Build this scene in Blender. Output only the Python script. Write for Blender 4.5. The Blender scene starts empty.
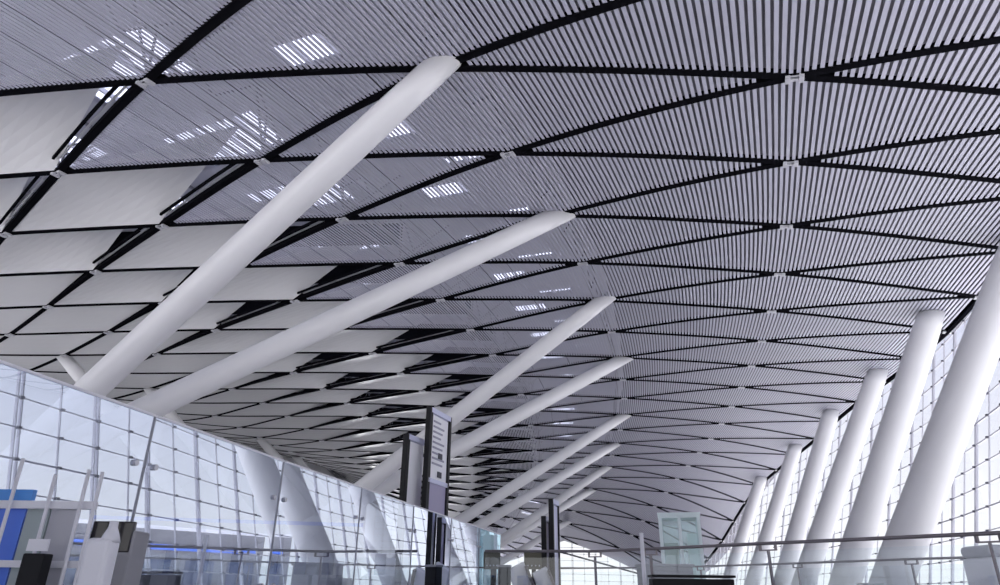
import bpy, bmesh, math, random
import numpy as np
from mathutils import Vector, Matrix
random.seed(7)
scene = bpy.context.scene
COL = scene.collection
FLOOR = -0.45          # the camera stands low: eye 0.45 m above the floor
PI = math.pi

# ---------------------------------------------------------------- roof survey
# ceiling nodes P(r, k): k counts strips to the left across the hall, r counts ribs along it
SURVEY = {
 -2: (-6, [[14.58,-22.62,3.26],[18.11,-16.68,4.92],[21.93,-10.26,6.47],[25.59,-3.56,7.89],[28.48,2.97,9.15],[30.37,9.02,10.27],[31.69,14.76,11.24],[33.15,20.65,12.08],[35.16,26.9,12.74],[37.58,33.29,13.18],[39.88,39.6,13.45],[41.54,45.89,13.66],[42.48,52.34,13.82],[43.15,59.03,13.84],[43.95,65.88,13.62],[44.81,72.84,13.14],[45.36,79.93,12.45],[45.57,87.32,11.49],[45.87,95.23,10.08],[46.6,103.72,7.98],[47.61,112.56,5.13],[48.22,121.21,1.81],[47.8,129.04,-1.45],[46.13,135.67,-4.2],[43.53,141.39,-6.5],[40.39,146.96,-8.88]]),
 -1: (-6, [[3.14,-20.0,5.74],[6.65,-14.05,7.31],[10.41,-7.75,8.76],[13.95,-1.31,10.07],[16.69,4.78,11.2],[18.51,10.26,12.15],[19.91,15.41,12.95],[21.5,20.81,13.66],[23.52,26.69,14.26],[25.78,32.84,14.73],[27.89,38.96,15.08],[29.55,45.04,15.32],[30.72,51.21,15.48],[31.67,57.61,15.52],[32.67,64.21,15.38],[33.6,70.84,15.06],[34.15,77.35,14.59],[34.34,83.87,13.96],[34.52,90.72,13.07],[34.96,98.07,11.76],[35.59,105.82,9.97],[35.96,113.65,7.75],[35.63,121.02,5.35],[34.43,127.52,3.07],[32.58,133.18,0.96],[30.29,138.56,-1.21],[27.63,144.2,-3.79]]),
 0: (-5, [[-4.6,-12.01,9.1],[-1.16,-5.97,10.43],[2.04,0.0,11.6],[4.67,5.58,12.58],[6.75,10.65,13.37],[8.67,15.53,14.04],[10.72,20.69,14.64],[12.86,26.3,15.18],[14.91,32.19,15.64],[16.78,38.2,16.0],[18.42,44.27,16.26],[19.84,50.37,16.41],[21.1,56.53,16.45],[22.25,62.79,16.36],[23.17,68.99,16.15],[23.76,74.97,15.83],[24.05,80.77,15.4],[24.17,86.62,14.84],[24.18,92.66,14.11],[24.06,98.97,13.17],[23.76,105.55,11.96],[23.22,112.21,10.5],[22.45,118.61,8.82],[21.46,124.6,6.98],[20.16,130.36,4.94],[18.41,136.11,2.6]]),
 1: (-5, [[-15.32,-10.42,10.38],[-12.2,-4.56,11.6],[-9.24,1.11,12.65],[-6.61,6.4,13.51],[-4.26,11.33,14.21],[-2.01,16.19,14.8],[0.25,21.3,15.33],[2.44,26.71,15.8],[4.44,32.3,16.19],[6.24,38.08,16.49],[7.87,44.03,16.71],[9.37,50.05,16.83],[10.72,56.0,16.85],[11.87,61.88,16.79],[12.76,67.74,16.64],[13.41,73.5,16.39],[13.9,79.14,16.06],[14.24,84.65,15.64],[14.32,90.02,15.14],[14.07,95.37,14.55],[13.54,100.87,13.83],[12.89,106.6,12.94],[12.27,112.42,11.85],[11.64,118.2,10.53],[10.83,123.92,8.94],[9.58,129.54,7.09],[7.8,134.93,4.98]]),
 2: (-4, [[-22.25,-3.27,12.37],[-19.32,2.38,13.34],[-16.59,7.66,14.13],[-14.1,12.62,14.76],[-11.82,17.5,15.3],[-9.65,22.55,15.75],[-7.55,27.77,16.13],[-5.54,33.08,16.43],[-3.71,38.51,16.64],[-2.05,44.1,16.78],[-0.51,49.76,16.85],[0.89,55.34,16.85],[2.06,60.88,16.79],[2.92,66.47,16.66],[3.51,72.13,16.46],[4.0,77.79,16.2],[4.49,83.35,15.88],[4.91,88.71,15.5],[5.08,93.83,15.06],[4.9,98.84,14.55],[4.43,103.88,13.97],[3.84,109.0,13.27],[3.19,114.2,12.42],[2.38,119.42,11.37],[1.26,124.52,10.13],[-0.23,129.32,8.69]]),
 3: (-4, [[-31.43,-2.26,12.74],[-28.43,3.52,13.68],[-25.58,8.92,14.44],[-23.01,14.0,15.05],[-20.74,18.92,15.53],[-18.65,23.83,15.91],[-16.6,28.77,16.2],[-14.63,33.73,16.41],[-12.87,38.77,16.55],[-11.27,43.89,16.62],[-9.73,49.05,16.64],[-8.25,54.17,16.61],[-6.96,59.25,16.55],[-6.0,64.36,16.44],[-5.42,69.61,16.29],[-5.05,75.12,16.09],[-4.64,80.82,15.85],[-4.13,86.46,15.59],[-3.68,91.8,15.29],[-3.51,96.81,14.96],[-3.68,101.63,14.58],[-4.14,106.39,14.16],[-4.78,111.16,13.66],[-5.6,115.89,13.07],[-6.64,120.45,12.36],[-7.92,124.66,11.53],[-9.41,128.37,10.59]]),
 4: (-3, [[-36.95,4.26,13.69],[-34.07,9.87,14.46],[-31.46,15.14,15.07],[-29.13,20.15,15.52],[-26.94,24.95,15.86],[-24.8,29.59,16.09],[-22.82,34.18,16.25],[-21.13,38.85,16.33],[-19.68,43.62,16.35],[-18.3,48.42,16.33],[-16.9,53.18,16.27],[-15.53,57.81,16.2],[-14.34,62.37,16.12],[-13.54,67.17,16.0],[-13.12,72.5,15.85],[-12.82,78.26,15.68],[-12.44,84.02,15.52],[-11.99,89.39,15.37],[-11.69,94.34,15.22],[-11.67,99.06,15.05],[-11.94,103.69,14.87],[-12.44,108.24,14.67],[-13.15,112.67,14.45],[-14.06,116.85,14.19],[-15.15,120.64,13.88],[-16.39,123.93,13.51]]),
 5: (-3, [[-44.96,4.56,13.34],[-42.07,10.41,14.18],[-39.41,15.88,14.83],[-36.96,21.0,15.31],[-34.6,25.77,15.65],[-32.3,30.27,15.89],[-30.2,34.65,16.03],[-28.45,39.07,16.09],[-27.03,43.58,16.09],[-25.79,48.13,16.04],[-24.57,52.64,15.96],[-23.27,57.03,15.89],[-21.97,61.41,15.81],[-20.98,66.13,15.71],[-20.44,71.39,15.61],[-20.16,76.99,15.52],[-19.86,82.42,15.48],[-19.48,87.4,15.46],[-19.16,92.03,15.47],[-19.04,96.52,15.5],[-19.17,101.0,15.55],[-19.54,105.41,15.63],[-20.12,109.65,15.74],[-20.89,113.6,15.86],[-21.83,117.14,16.0],[-22.9,120.15,16.14],[-24.03,122.54,16.27]]),
 6: (-2, [[-49.41,10.51,13.59],[-46.66,16.15,14.35],[-44.09,21.36,14.92],[-41.65,26.19,15.33],[-39.32,30.74,15.61],[-37.21,35.13,15.78],[-35.41,39.46,15.87],[-33.92,43.77,15.88],[-32.66,48.08,15.84],[-31.49,52.38,15.78],[-30.29,56.68,15.72],[-29.08,61.09,15.65],[-28.07,65.8,15.59],[-27.4,70.87,15.56],[-26.95,76.02,15.59],[-26.54,80.92,15.66],[-26.13,85.46,15.78],[-25.79,89.8,15.92],[-25.63,94.12,16.12],[-25.69,98.46,16.38],[-25.97,102.76,16.72],[-26.45,106.87,17.13],[-27.11,110.68,17.61],[-27.93,114.07,18.15],[-28.87,116.93,18.75],[-29.87,119.14,19.41]]),
 7: (-2, [[-56.11,10.16,12.69],[-53.25,16.02,13.62],[-50.6,21.37,14.35],[-48.15,26.32,14.9],[-45.91,30.98,15.29],[-43.9,35.43,15.55],[-42.14,39.74,15.71],[-40.6,43.93,15.79],[-39.22,48.06,15.83],[-37.97,52.19,15.83],[-36.79,56.37,15.82],[-35.67,60.66,15.82],[-34.67,65.13,15.84],[-33.84,69.76,15.91],[-33.15,74.4,16.03],[-32.54,78.89,16.2],[-32.04,83.23,16.43],[-31.68,87.5,16.71],[-31.5,91.78,17.08],[-31.51,96.08,17.56],[-31.72,100.3,18.14],[-32.12,104.33,18.85],[-32.69,108.06,19.66],[-33.42,111.37,20.58],[-34.28,114.16,21.62],[-35.19,116.29,22.75],[-36.07,117.65,24.0]]),
 8: (-1, [[-59.26,15.52,12.62],[-56.52,21.09,13.59],[-54.04,26.18,14.35],[-51.82,30.92,14.93],[-49.84,35.39,15.36],[-48.07,39.65,15.67],[-46.46,43.74,15.9],[-44.98,47.75,16.06],[-43.64,51.73,16.18],[-42.42,55.74,16.28],[-41.31,59.8,16.39],[-40.29,63.94,16.52],[-39.37,68.17,16.69],[-38.55,72.44,16.91],[-37.85,76.72,17.18],[-37.3,81.0,17.54],[-36.92,85.28,17.99],[-36.71,89.57,18.56],[-36.68,93.84,19.27],[-36.82,98.01,20.11],[-37.15,101.99,21.1],[-37.64,105.68,22.24],[-38.29,108.97,23.53],[-39.07,111.75,24.98],[-39.93,113.88,26.58],[-40.76,115.25,28.33]]),
 9: (-1, [[-64.71,14.56,11.28],[-61.87,20.44,12.59],[-59.29,25.73,13.65],[-56.98,30.57,14.5],[-54.93,35.05,15.19],[-53.08,39.26,15.73],[-51.4,43.28,16.16],[-49.87,47.18,16.51],[-48.47,51.02,16.8],[-47.21,54.85,17.07],[-46.06,58.71,17.33],[-45.02,62.63,17.61],[-44.08,66.61,17.92],[-43.24,70.68,18.29],[-42.52,74.82,18.73],[-41.96,79.02,19.27],[-41.54,83.27,19.93],[-41.29,87.53,20.74],[-41.2,91.75,21.69],[-41.28,95.87,22.8],[-41.53,99.82,24.09],[-41.95,103.49,25.56],[-42.53,106.79,27.22],[-43.24,109.61,29.07],[-44.05,111.8,31.12],[-44.87,113.25,33.38],[-45.56,113.8,35.83]]),
}

def _node(r, k):
    k = max(-2, min(9, k)); r0, L = SURVEY[k]
    i = r - r0
    if i < 0: a, b = Vector(L[0]), Vector(L[1]); return a + (a - b) * (-i)
    if i >= len(L): a, b = Vector(L[-1]), Vector(L[-2]); return a + (a - b) * (i - len(L) + 1)
    return Vector(L[i])

def _cr(p0, p1, p2, p3, t):
    return 0.5 * ((2 * p1) + (p2 - p0) * t + (2 * p0 - 5 * p1 + 4 * p2 - p3) * t * t + (3 * p1 - p0 - 3 * p2 + p3) * t ** 3)

def _along(s, k):
    """column of the survey at integer k, at station s = r - k/2"""
    r = s + k / 2.0
    i = math.floor(r); t = r - i
    return _cr(_node(i - 1, k), _node(i, k), _node(i + 1, k), _node(i + 2, k), t)

def S(s, k):
    """ceiling surface at station s along the hall and strip k across it"""
    j = math.floor(k); t = k - j
    if t < 1e-6: return _along(s, j)
    q = [_along(s, max(-2, min(9, j + d))) for d in (-1, 0, 1, 2)]
    if j - 1 < -2: q[0] = 2 * q[1] - q[2]
    if j + 2 > 9: q[3] = 2 * q[2] - q[1]
    return _cr(*q, t)

def nrm(s, k):
    a = S(s + .05, k) - S(s - .05, k); b = S(s, k + .05) - S(s, k - .05)
    n = a.cross(b).normalized()
    return n if n.z > 0 else -n

def SH(s, k, h):
    return S(s, k) + nrm(s, k) * h

def plan(s, k):
    """unit vectors in plan: along the hall, and to its left"""
    a = S(s + .1, k) - S(s - .1, k); a.z = 0; a.normalize()
    return a, Vector((-a.y, a.x, 0))

S_MIN, S_MAX = -5.0, 18.7
S_FAR = 23.0
def s_end(k): return S_MAX + (S_FAR - S_MAX) * max(0., min(1., k - .9))
K_EDGE, K_LEFT = -1.0, 8.5

# ---------------------------------------------------------------- materials
def mat(name, col, rough=.5, metal=0., spec=.5, coat=0., noise=0., nscale=3., bump=0.):
    m = bpy.data.materials.new(name); m.use_nodes = True
    nt = m.node_tree; b = nt.nodes['Principled BSDF']
    b.inputs['Base Color'].default_value = (*col, 1)
    b.inputs['Roughness'].default_value = rough
    b.inputs['Metallic'].default_value = metal
    b.inputs['Specular IOR Level'].default_value = spec
    b.inputs['Coat Weight'].default_value = coat
    b.inputs['Coat Roughness'].default_value = .08
    if noise or bump:
        tc = nt.nodes.new('ShaderNodeTexCoord'); n = nt.nodes.new('ShaderNodeTexNoise')
        n.inputs['Scale'].default_value = nscale; n.inputs['Detail'].default_value = 4
        nt.links.new(tc.outputs['Object'], n.inputs['Vector'])
        if noise:
            mx = nt.nodes.new('ShaderNodeMix'); mx.data_type = 'RGBA'
            mx.inputs[6].default_value = (*[c * (1 - noise) for c in col], 1)
            mx.inputs[7].default_value = (*[min(1, c * (1 + noise)) for c in col], 1)
            nt.links.new(n.outputs['Fac'], mx.inputs[0]); nt.links.new(mx.outputs[2], b.inputs['Base Color'])
        if bump:
            bp = nt.nodes.new('ShaderNodeBump'); bp.inputs['Strength'].default_value = bump
            nt.links.new(n.outputs['Fac'], bp.inputs['Height']); nt.links.new(bp.outputs['Normal'], b.inputs['Normal'])
    return m

def glass(name, tint, refl, ior=1.6, gtint=(1, 1, 1)):
    m = bpy.data.materials.new(name); m.use_nodes = True
    nt = m.node_tree; nt.nodes.clear()
    out = nt.nodes.new('ShaderNodeOutputMaterial'); mix = nt.nodes.new('ShaderNodeMixShader')
    tr = nt.nodes.new('ShaderNodeBsdfTransparent'); gl = nt.nodes.new('ShaderNodeBsdfGlossy')
    fr = nt.nodes.new('ShaderNodeFresnel'); ma = nt.nodes.new('ShaderNodeMath')
    tr.inputs[0].default_value = (*tint, 1); gl.inputs['Color'].default_value = (*gtint, 1); gl.inputs['Roughness'].default_value = 0.0
    fr.inputs['IOR'].default_value = ior
    ma.operation = 'MULTIPLY_ADD'; ma.inputs[1].default_value = 1.0 - refl; ma.inputs[2].default_value = refl
    nt.links.new(fr.outputs[0], ma.inputs[0]); nt.links.new(ma.outputs[0], mix.inputs[0])
    nt.links.new(tr.outputs[0], mix.inputs[1]); nt.links.new(gl.outputs[0], mix.inputs[2]); nt.links.new(mix.outputs[0], out.inputs[0])
    return m

M = dict(
    column=mat('column white paint', (.68, .68, .70), .42, coat=.05, noise=.03, nscale=.6),
    slat=mat('lilac grey aluminium slat', (.44, .44, .525), .5, noise=.03, nscale=.3),
    beam=mat('black joint beam', (.006, .006, .008), .9, spec=.0),
    steel=mat('brushed steel', (.55, .55, .58), .35, metal=.7),
    node=mat('node casting grey', (.52, .52, .56), .45, metal=.2),
    panel=mat('white glossy ceiling panel', (.74, .74, .745), .22, coat=.30, noise=.025, nscale=.35),
    deck=mat('unlit void grey deck', (.15, .147, .175), .8),  # darker grey stands in for the unlit side of the roof void
    soffit=mat('lit void grey soffit', (.50, .50, .55), .7),  # lighter grey stands in for the skylit side of the void
    rail=mat('dark carrier rail', (.12, .12, .14), .6),
    truss=mat('grey roof truss', (.30, .30, .33), .6),
    wallgrey=mat('grey wall plaster', (.74, .74, .76), .8, noise=.03),
    greywall2=mat('weathered grey render', (.20, .20, .22), .8, noise=.1),
    navyglass=mat('dark blue window glass', (.05, .07, .14), .15),
    floor=mat('pale polished terrazzo floor', (.78, .77, .77), .25, noise=.06, nscale=2.),
    ground=mat('pale concrete apron', (.70, .70, .70), .9, noise=.06, nscale=.05),
    mullion=mat('grey facade mullion', (.42, .42, .48), .45),
    fitting=mat('dark facade fitting', (.10, .10, .13), .5, metal=.3),
    handrail=mat('dark steel handrail', (.20, .18, .19), .35, metal=.6),
    black=mat('black powder coat', (.006, .006, .008), .5, spec=.25),
    white=mat('white enamel', (.82, .82, .86), .35),
    lilac=mat('pale lilac acrylic', (.60, .62, .80), .3),
    purple=mat('grey violet acrylic', (.36, .33, .48), .4),
    blue=mat('blue laminate', (.10, .22, .80), .35),
    skyblue=mat('bright blue laminate', (.08, .30, .75), .35),
    navy=mat('dark navy plastic', (.03, .045, .16), .4),
    greygreen=mat('grey green panel', (.36, .42, .42), .35),
    grey=mat('light grey laminate', (.50, .50, .54), .45),
    midgrey=mat('mid grey laminate', (.30, .30, .32), .5),
    olive=mat('olive brown panel', (.10, .095, .065), .5),
    screen=mat('dark glossy screen', (.015, .012, .016), .12, coat=.3),
    ink=mat('grey print', (.34, .34, .42), .6),
    darkink=mat('dark print', (.05, .05, .07), .6),
    teal=mat('pale teal painted steel', (.64, .74, .76), .4),
    seal=mat('grey silicone joint', (.30, .31, .36), .5),
)
M['clear'] = glass('facade glass', (.97, .98, 1.0), .06, 1.001)
M['barrier'] = glass('reflective barrier glass', (.80, .87, .98), .64, 1.8, (.84, .90, 1.0))
M['rail_glass'] = glass('railing glass', (.90, .94, .95), .06, 1.4)
M['lift_glass'] = glass('teal lift glass', (.82, .93, .94), .10, 1.3, (.85, .95, .97))
m = bpy.data.materials.new('fritted skylight glass'); m.use_nodes = True; nt = m.node_tree; nt.nodes.clear()
out = nt.nodes.new('ShaderNodeOutputMaterial'); a = nt.nodes.new('ShaderNodeBsdfTranslucent'); b = nt.nodes.new('ShaderNodeBsdfTransparent'); x = nt.nodes.new('ShaderNodeMixShader')
a.inputs[0].default_value = (.34, .36, .46, 1); b.inputs[0].default_value = (.9, .93, 1, 1); x.inputs[0].default_value = .85
nt.links.new(b.outputs[0], x.inputs[1]); nt.links.new(a.outputs[0], x.inputs[2]); nt.links.new(x.outputs[0], out.inputs[0])
M['sky_glass'] = m

# ---------------------------------------------------------------- mesh helpers
class MB:
    def __init__(s): s.v = []; s.f = []
    def add(s, vs, fs):
        o = len(s.v); s.v += [tuple(x) for x in vs]; s.f += [tuple(i + o for i in f) for f in fs]; return s
    def hexa(s, a):
        """eight corners: four below, four above, both counter-clockwise"""
        return s.add(a, [(3, 2, 1, 0), (4, 5, 6, 7), (0, 1, 5, 4), (1, 2, 6, 5), (2, 3, 7, 6), (3, 0, 4, 7)])
    def box(s, c, d, rot=0.):
        cx, cy, cz = c; hx, hy, hz = d[0] / 2, d[1] / 2, d[2] / 2
        co, si = math.cos(rot), math.sin(rot)
        pts = []
        for z in (-hz, hz):
            for x, y in ((-hx, -hy), (hx, -hy), (hx, hy), (-hx, hy)):
                pts.append((cx + x * co - y * si, cy + x * si + y * co, cz + z))
        return s.hexa(pts)
    def bar(s, a, b, w, h, up=(0, 0, 1)):
        a, b = Vector(a), Vector(b); d = (b - a).normalized(); u = Vector(up)
        x = d.cross(u)
        if x.length < 1e-4: x = d.cross(Vector((1, 0, 0)))
        x.normalize(); y = x.cross(d).normalized()
        P = []
        for p in (a, b):
            P.append([p + x * i * w / 2 + y * j * h / 2 for i, j in ((-1, -1), (1, -1), (1, 1), (-1, 1))])
        return s.add(P[0] + P[1], [(0, 1, 2, 3), (7, 6, 5, 4), (0, 4, 5, 1), (1, 5, 6, 2), (2, 6, 7, 3), (3, 7, 4, 0)])
    def tube(s, pts, r, n=10, cap=True):
        pts = [Vector(p) for p in pts]; rs = r if isinstance(r, (list, tuple)) else [r] * len(pts)
        o = len(s.v); ref = None
        for i, p in enumerate(pts):
            d = (pts[min(i + 1, len(pts) - 1)] - pts[max(i - 1, 0)]).normalized()
            if ref is None:
                ref = d.cross(Vector((0, 0, 1)))
                if ref.length < 1e-3: ref = d.cross(Vector((1, 0, 0)))
            ref = (ref - d * ref.dot(d)).normalized(); y = d.cross(ref)
            for j in range(n):
                t = 2 * PI * j / n
                s.v.append(tuple(p + (ref * math.cos(t) + y * math.sin(t)) * rs[i]))
        for i in range(len(pts) - 1):
            for j in range(n):
                s.f.append((o + i * n + j, o + i * n + (j + 1) % n, o + (i + 1) * n + (j + 1) % n, o + (i + 1) * n + j))
        if cap:
            s.f.append(tuple(o + j for j in reversed(range(n)))); s.f.append(tuple(o + (len(pts) - 1) * n + j for j in range(n)))
        return s
    def lathe(s, c, prof, n=24):
        o = len(s.v)
        for r, z in prof:
            for j in range(n):
                t = 2 * PI * j / n; s.v.append((c[0] + r * math.cos(t), c[1] + r * math.sin(t), c[2] + z))
        m = len(prof)
        for i in range(m - 1):
            for j in range(n):
                s.f.append((o + i * n + j, o + i * n + (j + 1) % n, o + (i + 1) * n + (j + 1) % n, o + (i + 1) * n + j))
        s.f.append(tuple(o + j for j in reversed(range(n)))); s.f.append(tuple(o + (m - 1) * n + j for j in range(n)))
        return s
    def merge(s, b): return s.add(b.v, b.f)
    def build(s, name, m, parent=None, smooth=False, bevel=0., seg=2):
        me = bpy.data.meshes.new(name); 
        org = parent_origin(parent)
        me.from_pydata([tuple(Vector(v) - org) for v in s.v], [], s.f); me.update()
        me.materials.append(M[m] if isinstance(m, str) else m)
        bm = bmesh.new(); bm.from_mesh(me); bmesh.ops.recalc_face_normals(bm, faces=bm.faces); bm.to_mesh(me); bm.free()
        o = bpy.data.objects.new(name, me); COL.objects.link(o)
        if parent: o.parent = parent
        if smooth:
            for p in me.polygons: p.use_smooth = len(p.vertices) == 4
        if bevel:
            b = o.modifiers.new('bevel', 'BEVEL'); b.width = bevel; b.segments = seg; b.limit_method = 'ANGLE'
        return o

def parent_origin(p):
    o = Vector((0, 0, 0))
    while p: o += p.location; p = p.parent
    return o

def thing(name, label, cat, loc=(0, 0, 0), group=None):
    o = bpy.data.objects.new(name, None); COL.objects.link(o); o.location = loc
    o['label'] = label; o['category'] = cat
    if group: o['group'] = group
    return o

def tag(o, label, cat, group=None):
    o['label'] = label; o['category'] = cat
    if group: o['group'] = group
    return o

def struct(name, label=None, mb=None, m=None, **kw):
    if mb is None:
        o = bpy.data.objects.new(name, None); COL.objects.link(o)
    else: o = mb.build(name, m, **kw)
    o['kind'] = 'structure'
    if label: o['label'] = label
    return o

# ---------------------------------------------------------------- camera
FPX, PITCH, ROLL = 670.266, 0.41914, -0.01193
cam = bpy.data.cameras.new('camera'); co = bpy.data.objects.new('camera', cam); COL.objects.link(co)
cam.sensor_fit = 'HORIZONTAL'; cam.sensor_width = 36; cam.lens = FPX * 36 / 1000
cam.clip_end = 2000
co.matrix_world = Matrix.Rotation(PI / 2 + PITCH, 4, 'X') @ Matrix.Rotation(-ROLL, 4, 'Z')
scene.camera = co

def px(p):
    x, y, z = p; c, s = math.cos(PITCH), math.sin(PITCH)
    d = y * c + z * s
    if d < .3: return None
    return (500 + FPX * x / d, 292.5 - FPX * (-y * s + z * c) / d, d)

def in_view(pts, m=60):
    q = [px(p) for p in pts]; q = [a for a in q if a]
    if not q: return 0
    x0, x1 = min(a[0] for a in q), max(a[0] for a in q); y0, y1 = min(a[1] for a in q), max(a[1] for a in q)
    w = min(x1, 1000 + m) - max(x0, -m); h = min(y1, 585 + m) - max(y0, -m)
    return w * h if w > 0 and h > 0 else 0

# ---------------------------------------------------------------- ceiling
ceiling = struct('ceiling', 'lilac grey slatted ceiling divided by black joints into long diamonds')
PITCH_N = 51            # slats per strip
def slat_cell(r, k):
    mb = MB(); g = .032; n = 3
    for i in range(2 * PITCH_N):
        u = (i + .5) / PITCH_N; kk = k + u
        if kk < K_EDGE + .012: continue
        ra, rb = (r + g, r + u - g) if u <= 1 else (r + u - 1 + g, r + 1 - g)
        if rb - ra < .04: continue
        sa, sb = ra - kk / 2, rb - kk / 2
        sa, sb = max(sa, S_MIN), min(sb, s_end(kk))
        if sb - sa < .03: continue
        hw = .285 / PITCH_N
        o = len(mb.v); m_ = max(2, int(n * (sb - sa) + 1.5))
        for j in range(m_ + 1):
            s = sa + (sb - sa) * j / m_
            nn = nrm(s, kk) if i % 1 == 0 else nn
            a, b = S(s, kk - hw), S(s, kk + hw)
            mb.v += [tuple(a), tuple(b), tuple(b + nn * .022), tuple(a + nn * .022)]
        for j in range(m_):
            q = o + 4 * j
            for e in range(4): mb.f.append((q + e, q + (e + 1) % 4, q + 4 + (e + 1) % 4, q + 4 + e))
        mb.f.append((o + 3, o + 2, o + 1, o)); q = o + 4 * m_; mb.f.append((q, q + 1, q + 2, q + 3))
    return mb

def cell_corner(r, k): return [(r - k / 2, k), (r - (k + 1) / 2, k + 1), (r + 1 - (k + 2) / 2, k + 2), (r + 1 - (k + 1) / 2, k + 1)]

for k in (-2, -1, 0, 1):
    for r in range(-8, 26):
        cc = cell_corner(r, k)
        if max(c[0] for c in cc) < S_MIN + .2 or min(c[0] for c in cc) > S_FAR - .1: continue
        pts = [S(min(max(s, S_MIN), s_end(q)), max(q, K_EDGE)) for s, q in cc]
        if not in_view(pts, 400) : continue
        mb = slat_cell(r, k)
        if mb.v: mb.build('slat_panel', 'slat', ceiling)

RAISE = {2: 1.9, 3: 1.9, 4: .35}
panels = []
for k in range(2, 8):
    for r in range(-8, 28):
        cc = cell_corner(r, k)
        if min(c[0] for c in cc) < S_MIN or max(c[0] for c in cc) > S_FAR: continue
        pts = [S(*c) for c in cc]
        ar = in_view(pts, 300)
        if not ar: continue
        mb = MB(); na, nb = 8, 5; rz = RAISE.get(k, 0)
        for top in (0, 1):
            for j in range(nb + 1):
                b = .035 + .93 * j / nb
                a0 = .035 + (.085 * (1 - b) if rz > 1 else 0)
                for i in range(na + 1):
                    a = a0 + (.965 - a0) * i / na
                    kk = k + a + b; rr = r + b
                    aa = (a - a0) / (.965 - a0)
                    h = rz * (1 - aa) * (1 - (b - .035) / .93)
                    mb.v.append(tuple(S(rr - kk / 2, kk) + Vector((0, 0, h)) + nrm(rr - kk / 2, kk) * (.08 * top)))
        W_, N_ = na + 1, (na + 1) * (nb + 1)
        for j in range(nb):
            for i in range(na):
                q = j * W_ + i
                mb.f.append((q, q + 1, q + W_ + 1, q + W_)); mb.f.append((N_ + q, N_ + q + W_, N_ + q + W_ + 1, N_ + q + 1))
        ring = [i for i in range(na)] + [j * W_ + na for j in range(nb)] + [nb * W_ + i for i in range(na, 0, -1)] + [j * W_ for j in range(nb, 0, -1)]
        for x, y in zip(ring, ring[1:] + ring[:1]): mb.f.append((x, y, y + N_, x + N_))
        panels.append((ar, mb))
panels.sort(key=lambda t: -t[0])
for ar, mb in panels[:98]: mb.build('white_panel', 'panel', ceiling)
rest = MB()
for ar, mb in panels[98:]: rest.merge(mb)
if rest.v:
    o = rest.build('white_panel', 'panel', ceiling); o['kind'] = 'stuff'

def strip(path, w, h0, h1):
    """a beam following the ceiling through (s, k) points"""
    mb = MB(); n = len(path); P = [S(*q) for q in path]
    for i, q in enumerate(path):
        d = (P[min(i + 1, n - 1)] - P[max(i - 1, 0)]).normalized(); nn = nrm(*q); x = d.cross(nn).normalized()
        mb.v += [tuple(P[i] + x * a * w / 2 + nn * b) for a, b in ((-1, h0), (1, h0), (1, h1), (-1, h1))]
    for i in range(n - 1):
        q = 4 * i
        for e in range(4): mb.f.append((q + e, q + (e + 1) % 4, q + 4 + (e + 1) % 4, q + 4 + e))
    mb.f.append((3, 2, 1, 0)); q = 4 * (n - 1); mb.f.append((q, q + 1, q + 2, q + 3))
    return mb

BW = .28
for r in range(-8, 28):                          # ribs across the hall, bending back
    path = []
    for i in range(0, 77):
        k = K_EDGE + i * .125; s = r - k / 2
        if k <= K_LEFT and S_MIN <= s <= s_end(k): path.append((s, k))
    if len(path) > 2 and in_view([S(*q) for q in path], 200): strip(path, BW, -.03, .16).build('joint_beam', 'beam', ceiling)
for d in range(-8, 28):                          # ribs bending forward
    path = []
    for i in range(0, 77):
        k = K_EDGE + i * .125; s = d + k / 2
        if k <= K_LEFT and S_MIN <= s <= s_end(k): path.append((s, k))
    if len(path) > 2 and in_view([S(*q) for q in path], 200): strip(path, BW, -.03, .16).build('joint_beam', 'beam', ceiling)
for k in (2, 3):                                  # black kerbs along the lifted panels
    for r in range(-8, 26):
        s0, s1 = r - k / 2, r + 1 - (k + 1) / 2
        if s0 < S_MIN or s1 > S_FAR: continue
        path = [(s0 + (s1 - s0) * i / 6, k + i / 6) for i in range(7)]
        if in_view([S(*q) for q in path], 100): strip(path, .10, .16, .32).build('gap_kerb', 'beam', ceiling)
        path = [(q[0] - .026, q[1] + .052) for q in path[:6]]
        if in_view([S(*q) for q in path], 100): strip(path, .07, .10, .16).build('gap_flashing', 'steel', ceiling)
        path = [(q[0] - .020, q[1] + .040) for q in path]
        if in_view([S(*q) for q in path], 100): strip(path, .10, .08, .20).build('gap_kerb', 'beam', ceiling)

for r in range(-8, 26):                           # black sheets added above the lifted panels to darken their gaps
    path = [(r - (2 + i * .125) / 2, 2 + i * .125) for i in range(25)]
    path = [q for q in path if S_MIN < q[0] < S_FAR]
    if r > 2 and len(path) > 3 and in_view([S(*q) for q in path], 100): strip(path, .06, 1.15, 2.45).build('gap_shade_sheet', 'beam', ceiling)

nodes = []
for k in range(-1, 8):
    for r in range(-8, 28):
        s = r - k / 2
        if not (S_MIN <= s <= s_end(k)): continue
        c = S(s, k); q = px(c)
        if not q or not (-30 < q[0] < 1030 and -30 < q[1] < 600): continue
        a = (S(s + .05, k) - S(s - .05, k)).normalized(); n = nrm(s, k); b = a.cross(n).normalized()
        mb = MB()
        def blk(x, y, z, dx, dy, dz):
            P = []
            for kz in (-1, 1):
                for ix, iy in ((-1, -1), (1, -1), (1, 1), (-1, 1)):
                    P.append(c + b * (x + ix * dx / 2) + a * (y + iy * dy / 2) + n * (z + kz * dz / 2))
            mb.hexa(P)
        blk(-.19, 0, -.06, .14, .34, .12); blk(.19, 0, -.06, .14, .34, .12); blk(0, .05, -.05, .28, .12, .08); blk(0, -.11, -.04, .28, .05, .04)
        nodes.append((q[2], mb))
nodes.sort(key=lambda t: t[0])
for d, mb in nodes[:98]: mb.build('node_bracket', 'node', ceiling)
rest = MB()
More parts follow.
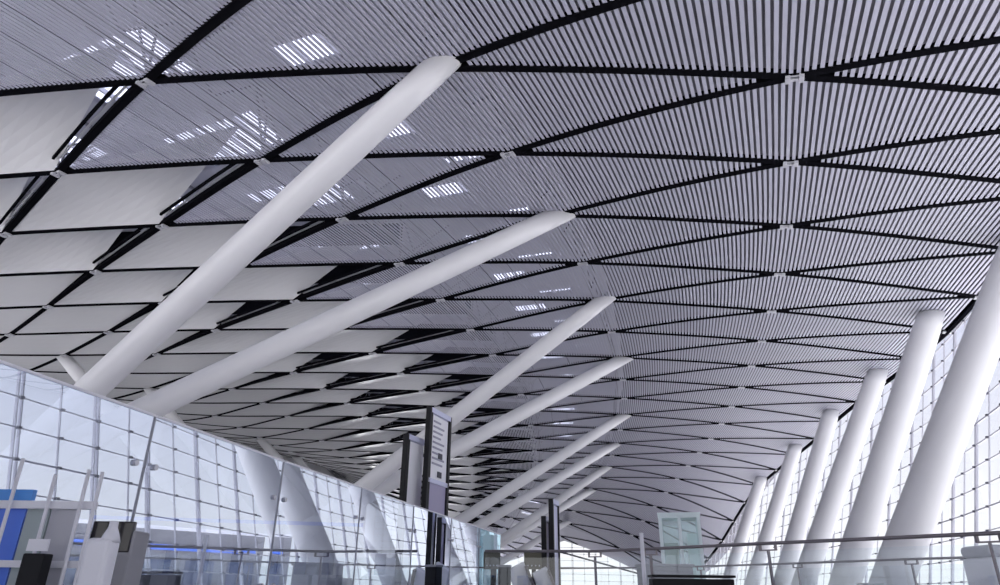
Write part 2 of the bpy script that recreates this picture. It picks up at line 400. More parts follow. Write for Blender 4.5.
for d, mb in nodes[98:]: rest.merge(mb)
if rest.v:
    o = rest.build('node_bracket', 'node', ceiling); o['kind'] = 'stuff'

# carrier rails over the slats of the translucent strips
for r in range(-8, 26):
    mb = MB()
    for i in range(0, 12):
        k = 1 + (i + .5) / 6.; u = k - 1
        ra, rb = (r, r + u) if u <= 1 else (r + u - 1, r + 1)
        sa, sb = max(ra - k / 2, S_MIN), min(rb - k / 2, s_end(k))
        if sb - sa > .1: mb.merge(strip([(sa + (sb - sa) * j / 5, k) for j in range(6)], .05, .10, .20))
    if mb.v and in_view(mb.v, 100): mb.build('carrier_rail', 'rail', ceiling)

# ---------------------------------------------------------------- roof above the ceiling
roof = struct('roof', 'roof deck with skylights seen through the ceiling slats')
HD = 2.6
def hole(s, k):
    if k < 1.0 or k > 4.0: return False
    fk = k - math.floor(k); fs = (s + .5 * (math.floor(k) % 2) + .1) % 1.0
    if k < 2: return (.5 < fk < .75 and .15 < fs < .40) or (.25 < fk < .5 and .75 < fs < .87)
    return .12 < fk < .80 and .15 < fs < .62
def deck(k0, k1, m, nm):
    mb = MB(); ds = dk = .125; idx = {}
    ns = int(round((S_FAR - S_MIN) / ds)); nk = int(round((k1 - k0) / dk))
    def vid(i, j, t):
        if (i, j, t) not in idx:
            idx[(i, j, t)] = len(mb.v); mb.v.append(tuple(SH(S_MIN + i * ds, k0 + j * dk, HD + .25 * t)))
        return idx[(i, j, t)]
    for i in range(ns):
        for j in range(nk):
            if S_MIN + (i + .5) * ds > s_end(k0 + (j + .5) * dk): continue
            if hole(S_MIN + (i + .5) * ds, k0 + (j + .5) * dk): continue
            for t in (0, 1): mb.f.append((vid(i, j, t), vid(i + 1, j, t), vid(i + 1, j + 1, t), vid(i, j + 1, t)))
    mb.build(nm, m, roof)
deck(K_EDGE - .25, 1.0, 'deck', 'roof_deck'); deck(1.0, 8.5, 'soffit', 'skylight_deck')  # one roof, with the shade and light of the void put into two greys
for k in (1, 2, 3):
    mb = MB()
    for i in range(6):
        kk = k + .12 + .68 * i / 5
        path = [(S_MIN + (S_MAX - S_MIN) * j / 80, kk) for j in range(81)]
        mb.merge(strip(path, .09, HD + .05, HD + .25))
    mb.build('skylight_bar', 'mullion', roof)
    P = MB()
    for j in range(80):
        sa, sb = S_MIN + (S_MAX - S_MIN) * j / 80, S_MIN + (S_MAX - S_MIN) * (j + 1) / 80
        P.add([SH(sa, k + .06, HD + .3), SH(sb, k + .06, HD + .3), SH(sb, k + .86, HD + .3), SH(sa, k + .86, HD + .3)], [(0, 1, 2, 3)])
    P.build('skylight_glass', 'sky_glass', roof)
for k in (1.06, 1.94, 2.94, 3.94):                # trusses between deck and ceiling
    mb = MB(); n = 70; ss = [S_MIN + (S_MAX - S_MIN) * j / n for j in range(n + 1)]
    mb.tube([SH(s, k, .7) for s in ss], .07, 6); mb.tube([SH(s, k, HD - .15) for s in ss], .08, 6)
    for j in range(n): mb.tube([SH(ss[j], k, .7 if j % 2 else HD - .15), SH(ss[j + 1], k, HD - .15 if j % 2 else .7)], .045, 6)
    mb.build('roof_truss', 'truss', roof)
for k in (2, 3):                                   # fans of struts from the nodes up to the roof
    for r in range(-6, 14):
        s = r - k / 2
        if not (S_MIN + 1 < s < S_MAX - 1): continue
        mb = MB()
        for ds_, dk_ in ((.35, .12), (.2, -.25), (-.15, .3), (-.35, -.1), (.05, .05)):
            mb.tube([SH(s, k, .25), SH(s + ds_, k + dk_, HD - .1)], .05, 6)
        mb.build('strut_fan', 'truss', roof)
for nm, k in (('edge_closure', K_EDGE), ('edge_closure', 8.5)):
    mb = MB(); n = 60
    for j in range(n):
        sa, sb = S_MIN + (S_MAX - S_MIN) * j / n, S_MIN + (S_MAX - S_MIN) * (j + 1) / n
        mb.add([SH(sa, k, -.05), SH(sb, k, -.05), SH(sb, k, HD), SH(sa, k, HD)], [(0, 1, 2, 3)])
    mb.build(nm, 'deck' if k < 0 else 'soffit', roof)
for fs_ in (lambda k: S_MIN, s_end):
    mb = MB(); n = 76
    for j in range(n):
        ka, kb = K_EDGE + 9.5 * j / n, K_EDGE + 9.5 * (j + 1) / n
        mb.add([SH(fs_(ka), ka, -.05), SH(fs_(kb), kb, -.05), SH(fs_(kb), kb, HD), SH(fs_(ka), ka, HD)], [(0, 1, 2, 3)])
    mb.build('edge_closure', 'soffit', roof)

# ---------------------------------------------------------------- facades
def facade(name, label, top, inward, lean, lo, module=2, bar_w=.07):
    """top: points of the upper edge; inward: unit vectors; leaning glass wall with mullions and transoms"""
    w = struct(name, label)
    def at(i, z):
        T = top[i]; return Vector((T.x, T.y, z)) + inward[i] * lean * (T.z - z)
    pane = MB()
    for i in range(len(top) - 1):
        pane.add([at(i, FLOOR), at(i + 1, FLOOR), top[i + 1], top[i]], [(0, 1, 2, 3)])
    pane.build('glass_pane', 'clear', w)
    mu = MB(); fit = MB()
    for i in range(0, len(top)):
        a, b = at(i, FLOOR), top[i]
        if (b - a).length < .3: continue
        if i % module == 0:
            d = (top[min(i + 1, len(top) - 1)] - top[max(0, i - 1)]).normalized()
            for sgn in (-1, 1): mu.bar(a + d * .10 * sgn, b + d * .10 * sgn, bar_w * .6, bar_w * 1.6, inward[i])
        else: mu.bar(a, b, bar_w * .55, bar_w, inward[i])
    mu.build('mullion', 'mullion', w)
    tr = MB(); z = FLOOR + .05; n = 0
    while z < 17:
        h = .07 if n % 4 == 0 else .05
        for i in range(len(top) - 1):
            if top[i].z > z and top[i + 1].z > z:
                tr.bar(at(i, z) + inward[i] * .05, at(i + 1, z) + inward[i + 1] * .05, h, h, (0, 0, 1))
                c = at(i, z) + inward[i] * .09
                if n % 1 == 0: fit.box(c, (.14, .14, .10), math.atan2(inward[i].y, inward[i].x))
        z += 1.08; n += 1
    tr.build('transom', 'mullion', w); fit.build('glass_fitting', 'fitting', w)
    return w

ss = []; s = -3.6
while s < S_MAX: ss.append(s); s += 2.1 / 6.3
ss.append(S_MAX)
topR = [SH(q, K_EDGE - .02, -.05) for q in ss]; inR = [plan(q, K_EDGE)[1] for q in ss]
facade('window_1', 'tall leaning glazed facade behind the right columns', topR, inR, .24, FLOOR, 2)
mb = strip([(q, K_EDGE) for q in ss], .22, -.10, .2)
struct('trim_1', 'black edge beam where the ceiling meets the glass facade', mb, 'beam')
ss = [S_MIN + (S_FAR - S_MIN) * i / 68 for i in range(69)]
facade('window_fill', 'unseen glazing added along the near left side to brighten the ceiling', [SH(q, 8.5, -.05) for q in ss if q < 2.4], [-plan(q, 8.5)[1] for q in ss if q < 2.4], .0, FLOOR, 2)  # glazing added on this stretch to lift the light on the left panels
ss = [q for q in ss if q > 2.2]
mb = MB()
for a, b in zip(ss, ss[1:]):
    A, B = SH(a, 8.5, -.05), SH(b, 8.5, -.05); o = plan(a, 8.5)[1] * .3
    mb.hexa([(A.x, A.y, FLOOR), (B.x, B.y, FLOOR), (B.x + o.x, B.y + o.y, FLOOR), (A.x + o.x, A.y + o.y, FLOOR), A, B, B + o, A + o])
struct('wall_left', 'grey wall along the far left side of the hall', mb, 'wallgrey')
kk = [K_EDGE + 9.5 * i / 44 for i in range(45)]
kw = [q for q in kk if q < 4.6]
facade('window_3', 'pale glazed end wall at the far end of the hall', [SH(s_end(q), q, -.05) for q in kw], [-plan(S_MAX, q)[0] for q in kw], .0, FLOOR, 2)
mb = MB(); kw = [q for q in kk if q > 4.4]
for a, b in zip(kw, kw[1:]):
    A, B = SH(s_end(a), a, -.05), SH(s_end(b), b, -.05); o = plan(18, a)[0] * .3
    mb.hexa([(A.x, A.y, FLOOR), (B.x, B.y, FLOOR), (B.x + o.x, B.y + o.y, FLOOR), (A.x + o.x, A.y + o.y, FLOOR), A, B, B + o, A + o])
struct('wall_back', 'grey wall closing the far left end of the hall', mb, 'wallgrey')

mb = MB(); mb.add([(-140, -60, FLOOR), (45, -60, FLOOR), (60, 40, FLOOR), (60, 210, FLOOR), (-140, 210, FLOOR)], [(0, 1, 2, 3, 4)])
mb.add([(-140, -60, FLOOR - .4), (45, -60, FLOOR - .4), (60, 40, FLOOR - .4), (60, 210, FLOOR - .4), (-140, 210, FLOOR - .4)], [(4, 3, 2, 1, 0)])
struct('floor', 'pale polished concourse floor', mb, 'floor')
mb = MB(); mb.add([(-900, -700, FLOOR - .6), (900, -700, FLOOR - .6), (900, 1000, FLOOR - .6), (-900, 1000, FLOOR - .6)], [(0, 1, 2, 3)])
struct('ground', 'pale concrete apron outside', mb, 'ground')

# low block added outside to the right to darken the reflection in the left glass
t = thing('reflection_block', 'added low grey block outside, unseen directly, darkening the reflection in the glass barrier', 'reflection_block', (56, 36, FLOOR - .6))
a, b = Vector((49, 62, 0)), Vector((63, 8, 0)); d = (b - a).normalized(); n = Vector((d.y, -d.x, 0)); rot = math.atan2(d.y, d.x); c = (a + b) / 2
z0 = FLOOR - .6
m = MB(); m.box((c.x - n.x * 4, c.y - n.y * 4, z0 + 3.1), ((b - a).length, 8, 6.2), rot); m.build('wall', 'greywall2', t)
m = MB(); m.box((c.x - n.x * 4, c.y - n.y * 4, z0 + 6.35), ((b - a).length + .6, 8.6, .3), rot); m.build('roof', 'white', t)
m = MB(); m.box((c.x + n.x * .1, c.y + n.y * .1, z0 + 4.6), ((b - a).length - 2, .15, .5), rot); m.build('sign_band', 'blue', t)
for i in range(12):
    p = a + d * (2.5 + i * 4.55)
    m = MB(); m.box((p.x + n.x * .1, p.y + n.y * .1, z0 + 2.2), (3.0, .15, 2.6), rot); m.build('window', 'navyglass', t)

# ---------------------------------------------------------------- columns
def column(tip, base, r0, r1, label, group):
    tip, base = Vector(tip), Vector(base)
    t = thing('column', label, 'column', base, group)
    ax = (tip - base).normalized()
    # ceiling plane at the tip, to cut the tube flush with the slats
    best = min(((S(a * .25, b * .2) - tip).length, a * .25, b * .2) for a in range(-20, 75) for b in range(-6, 36))
    n = nrm(best[1], best[2])
    x = ax.cross(Vector((0, 0, 1))).normalized(); y = x.cross(ax)
    mb = MB(); N = 28; L = (tip - base).length
    prof = [(0, r0 * .9), (.12, r0), (.5, r0), (.86, r0 * .98), (.94, (r0 + r1) / 2), (1., r1)]
    for f, r in prof:
        for j in range(N):
            a = 2 * PI * j / N; o = x * math.cos(a) * r + y * math.sin(a) * r
            if f < .9: p = base + ax * L * f + o
            else:
                p = base + ax * L * f + o
                if f == 1.: p += ax * ((tip - n * .03 - p).dot(n) / ax.dot(n))
                else: p += ax * ((tip - p).dot(n) / ax.dot(n) * .5 - L * .03)
            mb.v.append(tuple(p))
    for i in range(len(prof) - 1):
        for j in range(N): mb.f.append((i * N + j, i * N + (j + 1) % N, (i + 1) * N + (j + 1) % N, (i + 1) * N + j))
    mb.f.append(tuple(range(N))[::-1]); mb.f.append(tuple(range((len(prof) - 1) * N, len(prof) * N)))
    mb.build('shaft', 'column', t, smooth=True)
    k = MB(); k.lathe((base.x, base.y, FLOOR), [(r0 * 2.0, 0), (r0 * 2.0, .12), (r0 * 1.5, .2), (r0 * 1.2, .55), (r0 * .9, .9)], 28)
    k.build('base_shoe', 'steel', t, smooth=True)
    c = MB(); c.tube([tip - ax * .35 - n * .0, tip + ax * .30], r1 * .6, 16); c.build('head_pin', 'node', t)
    return t

GL, GR, GS = 'long columns leaning up to the ceiling', 'columns in front of the glass facade', 'short rear columns behind the glass barrier'
LEFT = [
 ((-1.9, 16.0, 14.8), (-23.9, 28.1), 'largest white column, rising nearest the camera to the highest tip on the left'),
 ((2.7, 26.6, 15.8), (-24.8, 24.5), 'second long white column from the camera, lying flatter across the ceiling middle'),
 ((6.5, 37.7, 16.5), (-17.1, 46.1), 'third long white column, steeper, its foot passing left of the black framed sign'),
 ((9.8, 50.1, 16.8), (-17.9, 41.7), 'fourth long white column, flatter, passing right behind the tall black framed sign'),
 ((12.9, 67.8, 16.6), (-13.0, 62.5), 'fifth long white column, upper one of the pair right of the black framed sign'),
 ((13.8, 79.6, 16.0), (-12.2, 67.4), 'sixth long white column, lower one of the pair right of the black framed sign'),
 ((14.4, 90.1, 15.1), (-9.0, 88.0), 'seventh long white column, upper one of the small pair crossing the slim dark posts'),
 ((13.8, 101.6, 13.7), (-9.3, 84.0), 'eighth long white column, lower one of the small pair crossing the slim dark posts'),
 ((11.8, 117.6, 10.7), (-6.8, 104.0), 'farthest and shortest looking white column, just above the olive panel'),
]
for tip, b, lab in LEFT: column(tip, (*b, FLOOR), .50, .44, lab, GL)
REAR = [
 ((-32.9, 48.5, 15.8), (-15.4, 47.7), 'rear white column whose stub shows beside the foot of the largest column'),
 ((-30.3, 56.8, 15.7), (-13.6, 53.4), 'rear white column whose tip peeks over the second long column'),
 ((-27.3, 77.7, 15.6), (-10.8, 76.6), 'larger rear white column stub above the middle of the glass barrier'),
 ((-27.2, 91.6, 16.2), (-11.0, 89.0), 'smaller rear white column stub above the middle of the glass barrier'),
]
for tip, b, lab in REAR: column(tip, (*b, FLOOR), .50, .44, lab, GS)
RIGHT = [
 ((22.66, 25.62, 14.22), (15.0, 28.8), 'nearest and thickest white column at the right edge of the photo'),
 ((25.2, 36.1, 15.1), (17.6, 38.0), 'second white column from the right edge before the glass facade'),
 ((28.8, 48.8, 15.6), (20.8, 51.0), 'third white column from the right edge before the glass facade'),
 ((30.9, 61.2, 15.6), (23.6, 61.8), 'fourth white column from the right edge before the glass facade'),
 ((32.8, 74.2, 15.0), (25.6, 75.0), 'fifth white column from the right, second farthest before the glass facade'),
 ((33.7, 87.8, 13.6), (27.2, 88.3), 'farthest and smallest white column before the glass facade'),
 ((16.8, 12.6, 12.75), (9.7, 16.2), 'white column reflected in the left glass barrier'),
]
for tip, b, lab in RIGHT[:6]: column(tip, (*b, FLOOR), .74, .66, lab, GR)

# ---------------------------------------------------------------- left glass barrier
bar = thing('glass_barrier', 'tall frameless glass barrier of reflective panels along the left', 'glass barrier', (-2.54, 4.92, FLOOR))
pl = [Vector((-3.36, 1.22, 0)), Vector((-2.96, 3.07, 0)), Vector((-2.54, 4.92, 0)), Vector((-2.13, 6.79, 0)), Vector((-1.69, 8.63, 0)), Vector((-1.25, 10.48, 0)), Vector((-.80, 12.32, 0)), Vector((-.36, 14.15, 0)), Vector((.08, 15.98, 0))]
ZT = 1.15
for a, b in zip(pl, pl[1:]):
    d = (b - a).normalized(); n = Vector((-d.y, d.x, 0))
    A, B = a + d * .012, b - d * .012
    mb = MB(); mb.add([(*A.xy, FLOOR + .06), (*B.xy, FLOOR + .06), (*B.xy, ZT), (*A.xy, ZT)], [(0, 1, 2, 3)])
    g = mb.build('glass_panel', 'barrier', bar)
    e = MB(); e.bar((*A.xy, ZT + .008), (*B.xy, ZT + .008), .02, .016); e.build('glass_edge', 'white', g)
    for z in (.80, .02):
        for p, sg in ((A, 1), (B, -1)):
            c = MB(); q = p + d * .09 * sg
            c.tube([(*(q - n * .02).xy, z), (*(q + n * .02).xy, z)], .022, 12); c.build('clamp', 'steel', g)
for p in pl[1:-1]:
    c = MB(); c.box((p.x, p.y, (ZT + FLOOR) / 2 + .03), (.014, .02, ZT - FLOOR - .06), math.atan2(.42, 1.85) ); c.build('joint_strip', 'seal', bar)
sh = MB()
for a, b in zip(pl, pl[1:]): sh.bar((*a.xy, FLOOR + .05), (*b.xy, FLOOR + .05), .10, .10)
sh.build('base_channel', 'steel', bar)

# ---------------------------------------------------------------- railings on the right
def railing(pts, posts, label, zt, white_post=None):
    t = thing('glass_railing', label, 'railing', (pts[0][0], pts[0][1], FLOOR))
    h = MB(); h.tube([(x, y, zt) for x, y in pts], .022, 12); h.build('handrail', 'handrail', t, smooth=True)
    lo = MB(); lo.tube([(x, y, zt - .42) for x, y in pts], .010, 8)
    for (xa, ya), (xb, yb) in zip(pts, pts[1:]):
        g = MB(); g.add([(xa, ya, FLOOR + .08), (xb, yb, FLOOR + .08), (xb, yb, zt - .10), (xa, ya, zt - .10)], [(0, 1, 2, 3)])
        g.build('glass_panel', 'rail_glass', t)
        ch = MB(); ch.bar((xa, ya, FLOOR + .05), (xb, yb, FLOOR + .05), .08, .10); ch.build('base_channel', 'steel', t)
    for x, y, dx, dy in posts:
        p = MB(); p.box((x, y, (FLOOR + zt - .09) / 2), (.022, .045, zt - .09 - FLOOR), math.atan2(dy, dx)); po = p.build('post', 'handrail', t)
        b = MB(); b.bar((x - dx * .12, y - dy * .12, zt - .085), (x + dx * .12, y + dy * .12, zt - .085), .03, .018)
        for sg in (-1, 1): b.bar((x + dx * .11 * sg, y + dy * .11 * sg, zt - .09), (x + dx * .11 * sg, y + dy * .11 * sg, zt - .02), .03, .03, (1, 0, 0))
        b.build('bracket', 'handrail', po)
    return t
d1 = Vector((-.64, .77))
railing([(7.3, 5.15), (5.24, 7.57), (3.6, 9.5), (2.36, 11.02), (1.62, 11.88), (-.20, 12.2)],
        [(5.24, 7.57, *d1), (3.6, 9.5, *d1), (2.36, 11.02, *d1), (1.62, 11.88, -.8, .6)], 'near glass railing with dark handrail running across the bottom right', .62)
d2 = Vector((-.5, .86))
railing([(9.6, 10.3), (7.6, 13.2), (6.5, 15.6), (5.1, 18.1), (3.3, 19.9), (1.4, 21.2)],
        [(7.6, 13.2, *d2), (6.5, 15.6, *d2), (5.1, 18.1, *d2)], 'farther glass railing seen below the near handrail', .62)

# ---------------------------------------------------------------- signs
def sign(name, label, a, b, h, inner, group=None, post_w=.10, split=None, text=False, posts=2):
    a, b = Vector((*a, 0)), Vector((*b, 0)); d = (b - a).normalized(); n = Vector((d.y, -d.x, 0)); w = (b - a).length
    t = thing(name, label, 'sign', (a.x, a.y, FLOOR), group)
    rot = math.atan2(d.y, d.x)
    for p, q in ((a, post_w), (b, post_w * .8))[:posts]:
        m = MB(); m.box((p.x, p.y, (FLOOR + h) / 2), (q, .10, h - FLOOR), rot); m.build('post', 'black', t, bevel=.008)
    m = MB(); c = (a + b) / 2; m.box((c.x, c.y, h - .05), (w, .11, .10), rot); m.build('top_bar', 'lilac', t, bevel=.006)
    m = MB(); m.box((c.x, c.y, FLOOR + .04), (w + .02, .14, .08), rot); m.build('base_plate', 'black', t, bevel=.01)
    zs = split or [FLOOR + .25]
    z1 = h - .12
    for z0, mt in zip(zs, inner):
        m = MB(); m.box((c.x, c.y, (z0 + z1) / 2), (w - post_w, .045, z1 - z0), rot); pn = m.build('panel', mt, t)
        if text and mt == 'white':
            L = MB(); z = z1 - .12; i = 0
            while z > z0 + .2:
                ww = (w - .3) * (.55 + .4 * ((i * 37) % 10) / 10); x0 = a + d * (.14) + n * .03
                e = x0 + d * ww
                L.bar((*x0.xy, z), (*e.xy, z), .012, .035); z -= .10; i += 1
            L.build('text_lines', 'ink', pn)
            for zz in (z1 - .75, z1 - 1.10):
                K = MB(); q = a + d * (w * .55) + n * .035; K.box((q.x, q.y, zz), (.17, .015, .11), rot)
                K.build('pictogram', 'darkink', pn)
        if z0 != zs[-1]:
            m = MB(); m.box((c.x, c.y, z0 - .04), (w, .10, .08), rot); m.build('cross_bar', 'lilac', t)
        z1 = z0 - .08
    return t
sign('sign_stand', 'tall black framed sign with pale printed panel rising above the glass barrier', (-1.33, 12.8), (-1.02, 13.62), 3.25, ['white', 'purple', 'purple'], split=[1.92, .95, FLOOR + .2], post_w=.13, text=True)
sign('sign_stand', 'shorter sign with one black post and plain pale panel left of the tall framed sign', (-1.70, 12.5), (-1.44, 13.1), 2.66, ['white'], post_w=.11, posts=1)
sign('sign_stand', 'slim dark edge-on sign left of the olive panel, taller of the two at centre', (1.12, 14.6), (1.27, 15.0), 1.78, ['lilac'], post_w=.07)
sign('sign_stand', 'slim dark edge-on sign, the lower one just behind the olive panel edge', (.97, 14.75), (1.08, 15.1), 1.45, ['purple'], post_w=.07)

# ---------------------------------------------------------------- small things near the centre
t = thing('notice_box', 'olive brown box panel at the near end of the far handrail', 'box', (.88, 17.2, FLOOR))
m = MB(); m.box((.88, 17.2, .68), (.46, .16, .40)); m.build('casing', 'olive', t, bevel=.015)
m = MB(); m.box((.88, 17.2, .02), (.10, .10, .94)); m.build('post', 'black', t)
for i in range(4):
    m = MB(); m.tube([(.74 + .09 * i, 17.12, .56), (.74 + .09 * i, 17.10, .56)], .018, 10); m.build('button', 'grey', t)

def slab(p0, p1, w, label):
    a, b = Vector(p0), Vector(p1); t = thing('slanted_board', label, 'board', (b.x, b.y, FLOOR), 'slanted white boards')
    m = MB(); m.bar(a, b, w, .07, (0, -1, .25)); m.build('face', 'white', t, bevel=.015)
    e = MB(); off = Vector((w / 2 + .02, 0, 0)); e.bar(a + off, b + off, .05, .10, (0, -1, .25)); e.build('edge_trim', 'handrail', t)
    q = MB(); q.bar(b, (b.x + .12, b.y + .2, FLOOR), .12, .10, (0, -1, 0)); q.build('support', 'black', t)
slab((.36, 14.0, .45), (.66, 14.3, -.25), .36, 'left slanted white board below the olive panel')
slab((.82, 13.95, .38), (1.10, 14.2, -.28), .30, 'right slanted white board below the slim dark signs')
t = thing('bin', 'dark slim bin at the end of the glass barrier', 'bin', (.14, 13.3, FLOOR))
m = MB(); m.box((.14, 13.3, -.01), (.24, .24, .84)); m.build('body', 'black', t, bevel=.02)
m = MB(); m.box((.14, 13.3, .42), (.26, .26, .04)); m.build('lid', 'midgrey', t, bevel=.01)

# lift
lx, ly, lw, lh = 8.30, 32.2, 1.66, 3.22
t = thing('glass_lift', 'teal glass lift shaft standing behind the railing', 'lift', (lx, ly, FLOOR))
m = MB()
for sx in (-1, 1):
    for sy in (-1, 1): m.box((lx + sx * lw / 2, ly + sy * lw / 2, (FLOOR + lh) / 2), (.14, .14, lh - FLOOR))
for z in (FLOOR + .1, lh - .08):
    for sg in (-1, 1):
        m.box((lx, ly + sg * lw / 2, z), (lw, .12, .12)); m.box((lx + sg * lw / 2, ly, z), (.12, lw, .12))
m.build('frame', 'teal', t)
for x0, y0, x1, y1 in ((-1, -1, 1, -1), (1, -1, 1, 1), (1, 1, -1, 1), (-1, 1, -1, -1)):
    g = MB(); h = lw / 2; g.add([(lx + x0 * h, ly + y0 * h, FLOOR), (lx + x1 * h, ly + y1 * h, FLOOR), (lx + x1 * h, ly + y1 * h, lh), (lx + x0 * h, ly + y0 * h, lh)], [(0, 1, 2, 3)])
    g.build('glass_wall', 'lift_glass', t)
g = MB(); g.box((lx, ly - lw / 2 - .03, 1.38), (.14, .06, 3.6)); g.build('door_post', 'teal', t)
g = MB(); g.box((lx - .42, ly, .9), (.6, .9, 2.3)); g.build('car', 'greygreen', t, bevel=.03)
g = MB(); g.box((lx + .5, ly, 1.1), (.42, .9, 2.7)); g.build('guide_panel', 'teal', t, bevel=.02)
g = MB(); g.box((lx, ly, lh + .03), (lw + .2, lw + .2, .10)); g.build('roof_plate', 'teal', t)

t.rotation_euler.z = -.24
t = thing('service_desk', 'low black topped desk in front of the glass lift', 'desk', (2.5, 9.35, FLOOR))
m = MB(); m.box((2.5, 9.35, .20), (1.06, .30, .03)); m.build('top', 'black', t, bevel=.006)
m = MB(); m.box((2.5, 9.37, -.14), (1.04, .24, .62)); m.build('body', 'black', t, bevel=.01)
m = MB(); m.box((2.5, 9.37, FLOOR + .04), (.96, .20, .08)); m.build('plinth', 'black', t)
t = thing('grey_cabinet', 'mid grey cabinet behind the black desk, under the lift', 'cabinet', (3.15, 13.6, FLOOR))
m = MB(); m.box((3.15, 13.6, 0.0), (.95, .5, .9)); m.build('body', 'midgrey', t, bevel=.02)
m = MB(); m.box((3.15, 13.6, .47), (1.0, .55, .05)); m.build('top', 'midgrey', t, bevel=.01)
t = thing('stanchion', 'slim white upright pole left of the glass lift', 'pole', (2.0, 9.85, FLOOR))
m = MB(); m.tube([(2.0, 9.85, FLOOR + .02), (2.0, 9.85, .76)], .028, 14); m.build('pole', 'white', t, smooth=True)
m = MB(); m.lathe((2.0, 9.85, FLOOR), [(.16, 0), (.16, .02), (.05, .04)], 24); m.build('foot', 'white', t)
t = thing('cabinet', 'white cabinet with rounded grey lid at the right edge', 'cabinet', (6.5, 9.0, FLOOR))
m = MB(); m.box((6.5, 9.0, 0.0), (1.0, .6, .90)); m.build('body', 'white', t, bevel=.05, seg=3)
m = MB(); m.box((6.5, 9.0, .52), (1.0, .6, .14)); m.build('lid', 'grey', t, bevel=.06, seg=4)

# ---------------------------------------------------------------- things by the left glass
t = thing('partition_screen', 'blue and grey panel screen with four steel poles before the glass barrier', 'screen', (-2.2, 3.36, FLOOR))
for x0, z in ((-2.29, .56), (-2.112, .485), (-1.958, .51), (-1.892, .50)):
    m = MB(); m.tube([(x0, 3.29, FLOOR), (x0, 3.29, z)], .009, 10); m.build('pole', 'white', t, smooth=True)
for z, h in ((.35, .035), (.09, .03), (-.35, .03)):
    m = MB(); m.box((-2.24, 3.33, z), (.66, .04, h)); m.build('rail', 'white', t)
for x0, x1, mt in ((-2.56, -2.37, 'greygreen'), (-2.37, -2.235, 'blue'), (-2.235, -2.12, 'greygreen'), (-2.12, -1.985, 'grey')):
    m = MB(); m.box(((x0 + x1) / 2, 3.35, 0.0), (x1 - x0 - .008, .02, .70)); m.build('panel', mt, t)
m = MB(); m.box((-2.39, 3.34, .395), (.34, .03, .05)); m.build('header', 'skyblue', t)
t = thing('bottle_stand', 'white bottle shaped stand beside the blue panel screen at lower left', 'stand', (-1.70, 3.09, FLOOR))
m = MB(); m.box((-1.70, 3.09, -.13), (.115, .09, .64)); m.build('body', 'white', t, bevel=.022, seg=3)
m = MB(); m.lathe((-1.672, 3.09, .175), [(.042, 0), (.032, .03), (.019, .06), (.018, .085)], 18); m.build('neck', 'white', t, smooth=True)
t = thing('card_box', 'small black box with white card on top, among the poles of the panel screen', 'box', (-2.04, 3.22, FLOOR))
m = MB(); m.box((-2.04, 3.21, -.16), (.095, .07, .58)); m.build('box', 'black', t, bevel=.006)
m = MB(); m.box((-2.04, 3.19, .165), (.09, .012, .05)); m.build('card', 'white', t)
t = thing('kiosk', 'dark charcoal kiosk between the panel screen and the white bottle stand', 'kiosk', (-1.86, 3.52, FLOOR))
m = MB(); m.box((-1.86, 3.52, -.10), (.22, .16, .70)); m.build('body', 'midgrey', t, bevel=.012)
m = MB(); m.box((-1.86, 3.45, .22), (.20, .03, .14)); m.build('display', 'screen', t, bevel=.006)

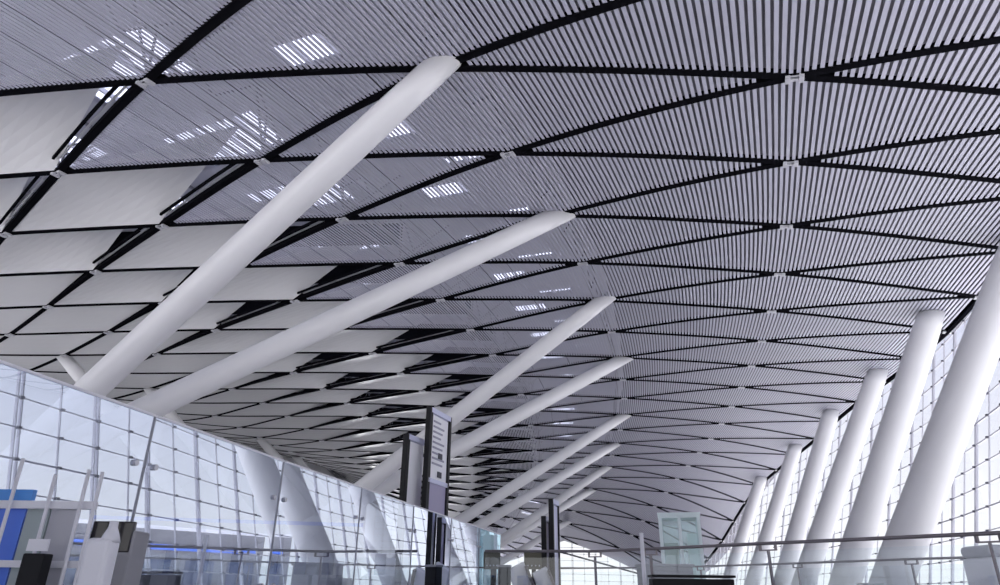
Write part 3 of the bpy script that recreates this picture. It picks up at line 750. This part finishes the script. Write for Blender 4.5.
XS = [-5.85, -5.33, -4.80, -4.25, -3.66, -3.2, -2.75, -1.9]
ORD = ['leftmost', 'second', 'third', 'fourth', 'fifth', 'sixth', 'seventh', 'rightmost']
src = None
for i, x in enumerate(XS):
    lab = ('%s navy screen on a pale desk in the row behind the glass barrier' if i in (0, 7) else '%s navy screen from the left on a pale desk behind the glass barrier') % ORD[i]
    if src is None:
        src = thing('service_counter', lab, 'counter', (x, 11.9, FLOOR), 'desks behind the glass barrier')
        m = MB(); m.box((x, 11.9, -.12), (.40, .5, .66)); m.build('desk', 'grey', src, bevel=.02)
        m = MB(); m.box((x, 11.8, .37), (.18, .05, .34)); m.build('screen', 'navy', src, bevel=.01)
        m = MB(); m.box((x, 11.84, .20), (.05, .04, .10)); m.build('stem', 'black', src)
        m = MB(); m.box((x + .12, 12.12, .02), (.16, .08, .94)); m.build('divider', 'white', src, bevel=.01)
        continue
    c = src.copy(); COL.objects.link(c); c.location = (x, 11.9, FLOOR); c['label'] = lab
    for ch in list(src.children):
        d = ch.copy(); COL.objects.link(d); d.parent = c
t = thing('overhead_rail', 'thin blue rail on slim posts above the row of desks', 'rail', (-4, 12.6, FLOOR))
m = MB(); m.bar((-7.2, 12.5, 1.12), (-2.4, 12.65, 1.05), .06, .06); m.build('beam', 'blue', t)
for x in (-6.6, -5.2, -3.8, -2.5):
    m = MB(); m.box((x, 12.55 + (x + 6.6) * .03, .32), (.05, .05, 1.54)); m.build('post', 'grey', t)

# ---------------------------------------------------------------- light: overcast daylight through the glazing
w = bpy.data.worlds.new('overcast sky'); scene.world = w; w.use_nodes = True
nt = w.node_tree; bg = nt.nodes['Background']
tc = nt.nodes.new('ShaderNodeTexCoord'); sp = nt.nodes.new('ShaderNodeSeparateXYZ'); rp = nt.nodes.new('ShaderNodeValToRGB')
nt.links.new(tc.outputs['Generated'], sp.inputs[0]); nt.links.new(sp.outputs['Z'], rp.inputs[0]); nt.links.new(rp.outputs[0], bg.inputs[0])
rp.color_ramp.elements[0].position = 0.0; rp.color_ramp.elements[0].color = (1.0, 1.0, 1.0, 1)
rp.color_ramp.elements[1].position = .45; rp.color_ramp.elements[1].color = (.50, .53, .74, 1)
bg.inputs[1].default_value = .82
sl = bpy.data.lights.new('sun', 'SUN'); so = bpy.data.objects.new('sun', sl); COL.objects.link(so)
sl.energy = 10.5; sl.angle = math.radians(12); sl.color = (1.0, .985, .97)
so.rotation_euler = Vector((-.36, .10, -.93)).to_track_quat('-Z', 'Y').to_euler()

vs = scene.view_settings
scene.display_settings.display_device = 'sRGB'
vs.view_transform = 'Standard'; vs.look = 'None'; vs.gamma = 1.0; vs.use_curve_mapping = False
vs.exposure = .52
scene.cycles.use_denoising = True
scene.cycles.max_bounces = 10; scene.cycles.diffuse_bounces = 5; scene.cycles.transparent_max_bounces = 24; scene.cycles.glossy_bounces = 4
scene.cycles.sample_clamp_indirect = 8
